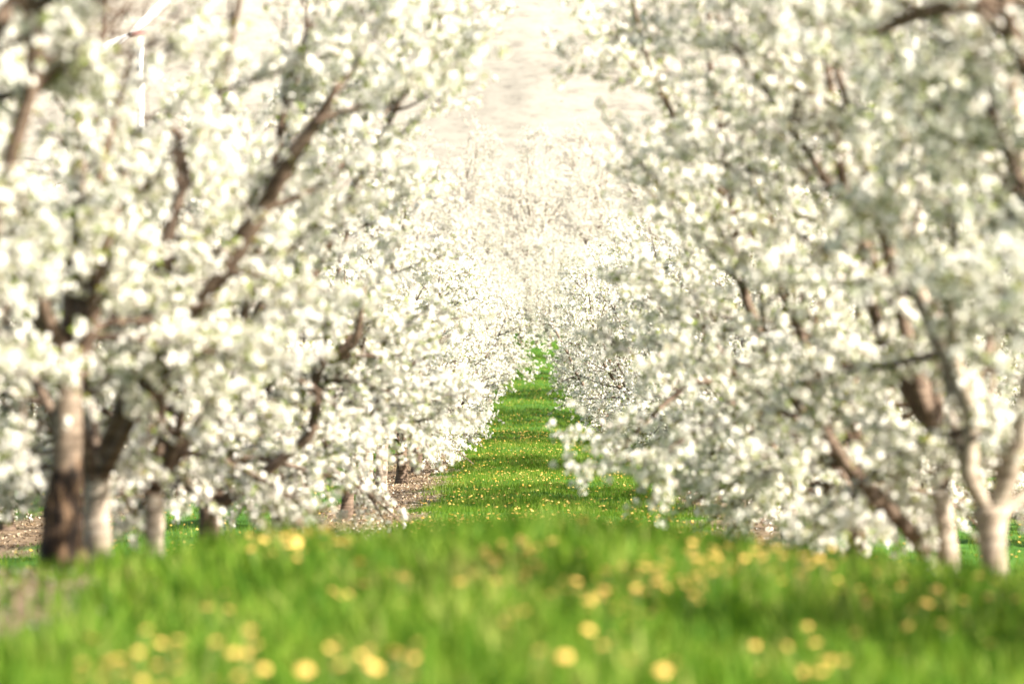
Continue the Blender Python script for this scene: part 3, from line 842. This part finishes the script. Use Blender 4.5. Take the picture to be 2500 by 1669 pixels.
# ------------------------------------------------------------------ orchard wind machine
dW = 330.0
hub = at(333, 84, dW)
gb = np.array([hub[0] + 0.35, dW, float(ground_z(hub[0] + 0.35, dW))])
wm = bpy.data.objects.new('wind_machine', None); COL.objects.link(wm); wm.location = gb
tag(wm, 'white orchard wind machine with a red gearbox and slanted two-blade propeller on a pole', 'wind machine')
hl = hub - gb
P, R = smooth_line([(0, 0, -0.3), (0, 0, 0.05), (0, 0, hl[2] * 0.5), (0, 0, hl[2] - 0.35)], [0.36, 0.34, 0.32, 0.29], 3)
link('pole', mesh_arrays('pole', *tube(P, R, 18), True), M['white_paint'], wm)
def lathe(prof, axis_o, axis_d, n=14):
    P = np.array([np.array(axis_o) + np.array(axis_d) * t for t, _ in prof]); return tube(P, [r for _, r in prof], n)
gx = lathe([(-0.75, 0.08), (-0.7, 0.19), (-0.35, 0.23), (0.1, 0.24), (0.4, 0.22), (0.5, 0.12)], (0, 0, hl[2]), unit(np.array([1.0, 0.1, 0.08])))
link('gearbox', mesh_arrays('gearbox', *gx, True), M['red_paint'], wm)
cap = lathe([(-1.02, 0.05), (-0.98, 0.16), (-0.80, 0.19), (-0.70, 0.19)], (0, 0, hl[2]), unit(np.array([1.0, 0.1, 0.08])))
link('hub', mesh_arrays('hub', *cap, True), M['dark_metal'], wm)
hc = np.array([-0.88, -0.08, hl[2] - 0.06])
for sgn, tipx in ((1, (412, -2)), (-1, (244, 122))):
    tip = at(tipx[0], tipx[1], dW - 0.3) - gb
    ax = unit(tip - hc); L = np.linalg.norm(tip - hc)
    wd = unit(np.cross(ax, np.array([0.25, 1.0, 0.1]))); th = np.cross(ax, wd)
    Vs, k = [], 7
    for i in range(k):
        t = i / (k - 1); c = hc + ax * (0.12 + (L - 0.12) * t)
        wth = (0.16, 0.24, 0.34, 0.38, 0.38, 0.36, 0.30)[i]; tk = 0.06 * (1 - 0.6 * t); tw = 0.5 * (1 - t)
        w2 = wd * math.cos(tw) + th * math.sin(tw); t2 = -wd * math.sin(tw) + th * math.cos(tw)
        Vs += [c - w2 * wth, c + t2 * tk, c + w2 * wth, c - t2 * tk]
    T = []
    for i in range(k - 1):
        for j in range(4):
            a, b2, c2, d2 = 4 * i + j, 4 * i + (j + 1) % 4, 4 * i + 4 + (j + 1) % 4, 4 * i + 4 + j
            T += [(a, b2, c2), (a, c2, d2)]
    e = 4 * (k - 1); T += [(e, e + 1, e + 2), (e, e + 2, e + 3), (0, 2, 1), (0, 3, 2)]
    link('blade', mesh_arrays('blade', np.array(Vs), np.array(T)), M['white_paint'], wm)

# ------------------------------------------------------------------ marker stake with orange tape by the lane edge
sb = at(1068, 1127, 88); sb[2] = float(ground_z(sb[0], sb[1]))
st = bpy.data.objects.new('marker_stake', None); COL.objects.link(st); st.location = sb
tag(st, 'thin white leaning stake with orange tape at the left edge of the lane', 'stake')
top = at(1036, 1084, 88) - sb
P, R = smooth_line([(0.02, 0, -0.1), tuple(top * 0.5), tuple(top)], [0.011, 0.011, 0.010], 3)
link('rod', mesh_arrays('rod', *tube(P, R, 8), True), M['white_paint'], st)
fv, ft = [], []
for i in range(7):
    t = i / 6
    for j in (0, 1):
        fv.append(top + np.array([-0.20 * t + 0.01, 0.03 * math.sin(5 * t), -0.02 - 0.07 * t * t + (0.045 if j else -0.045)]))
for i in range(6):
    a = 2 * i; ft += [(a, a + 2, a + 3), (a, a + 3, a + 1)]
fm = mesh_arrays('flag', np.array(fv), np.array(ft), True)
fo = link('flag', fm, M['orange_tape'], st)
so = fo.modifiers.new('thickness', 'SOLIDIFY'); so.thickness = 0.004

print('TRIS', TRIS[0], 'trees', len(spots) + 11, 'dandelions', n_ind, 'missed', miss)
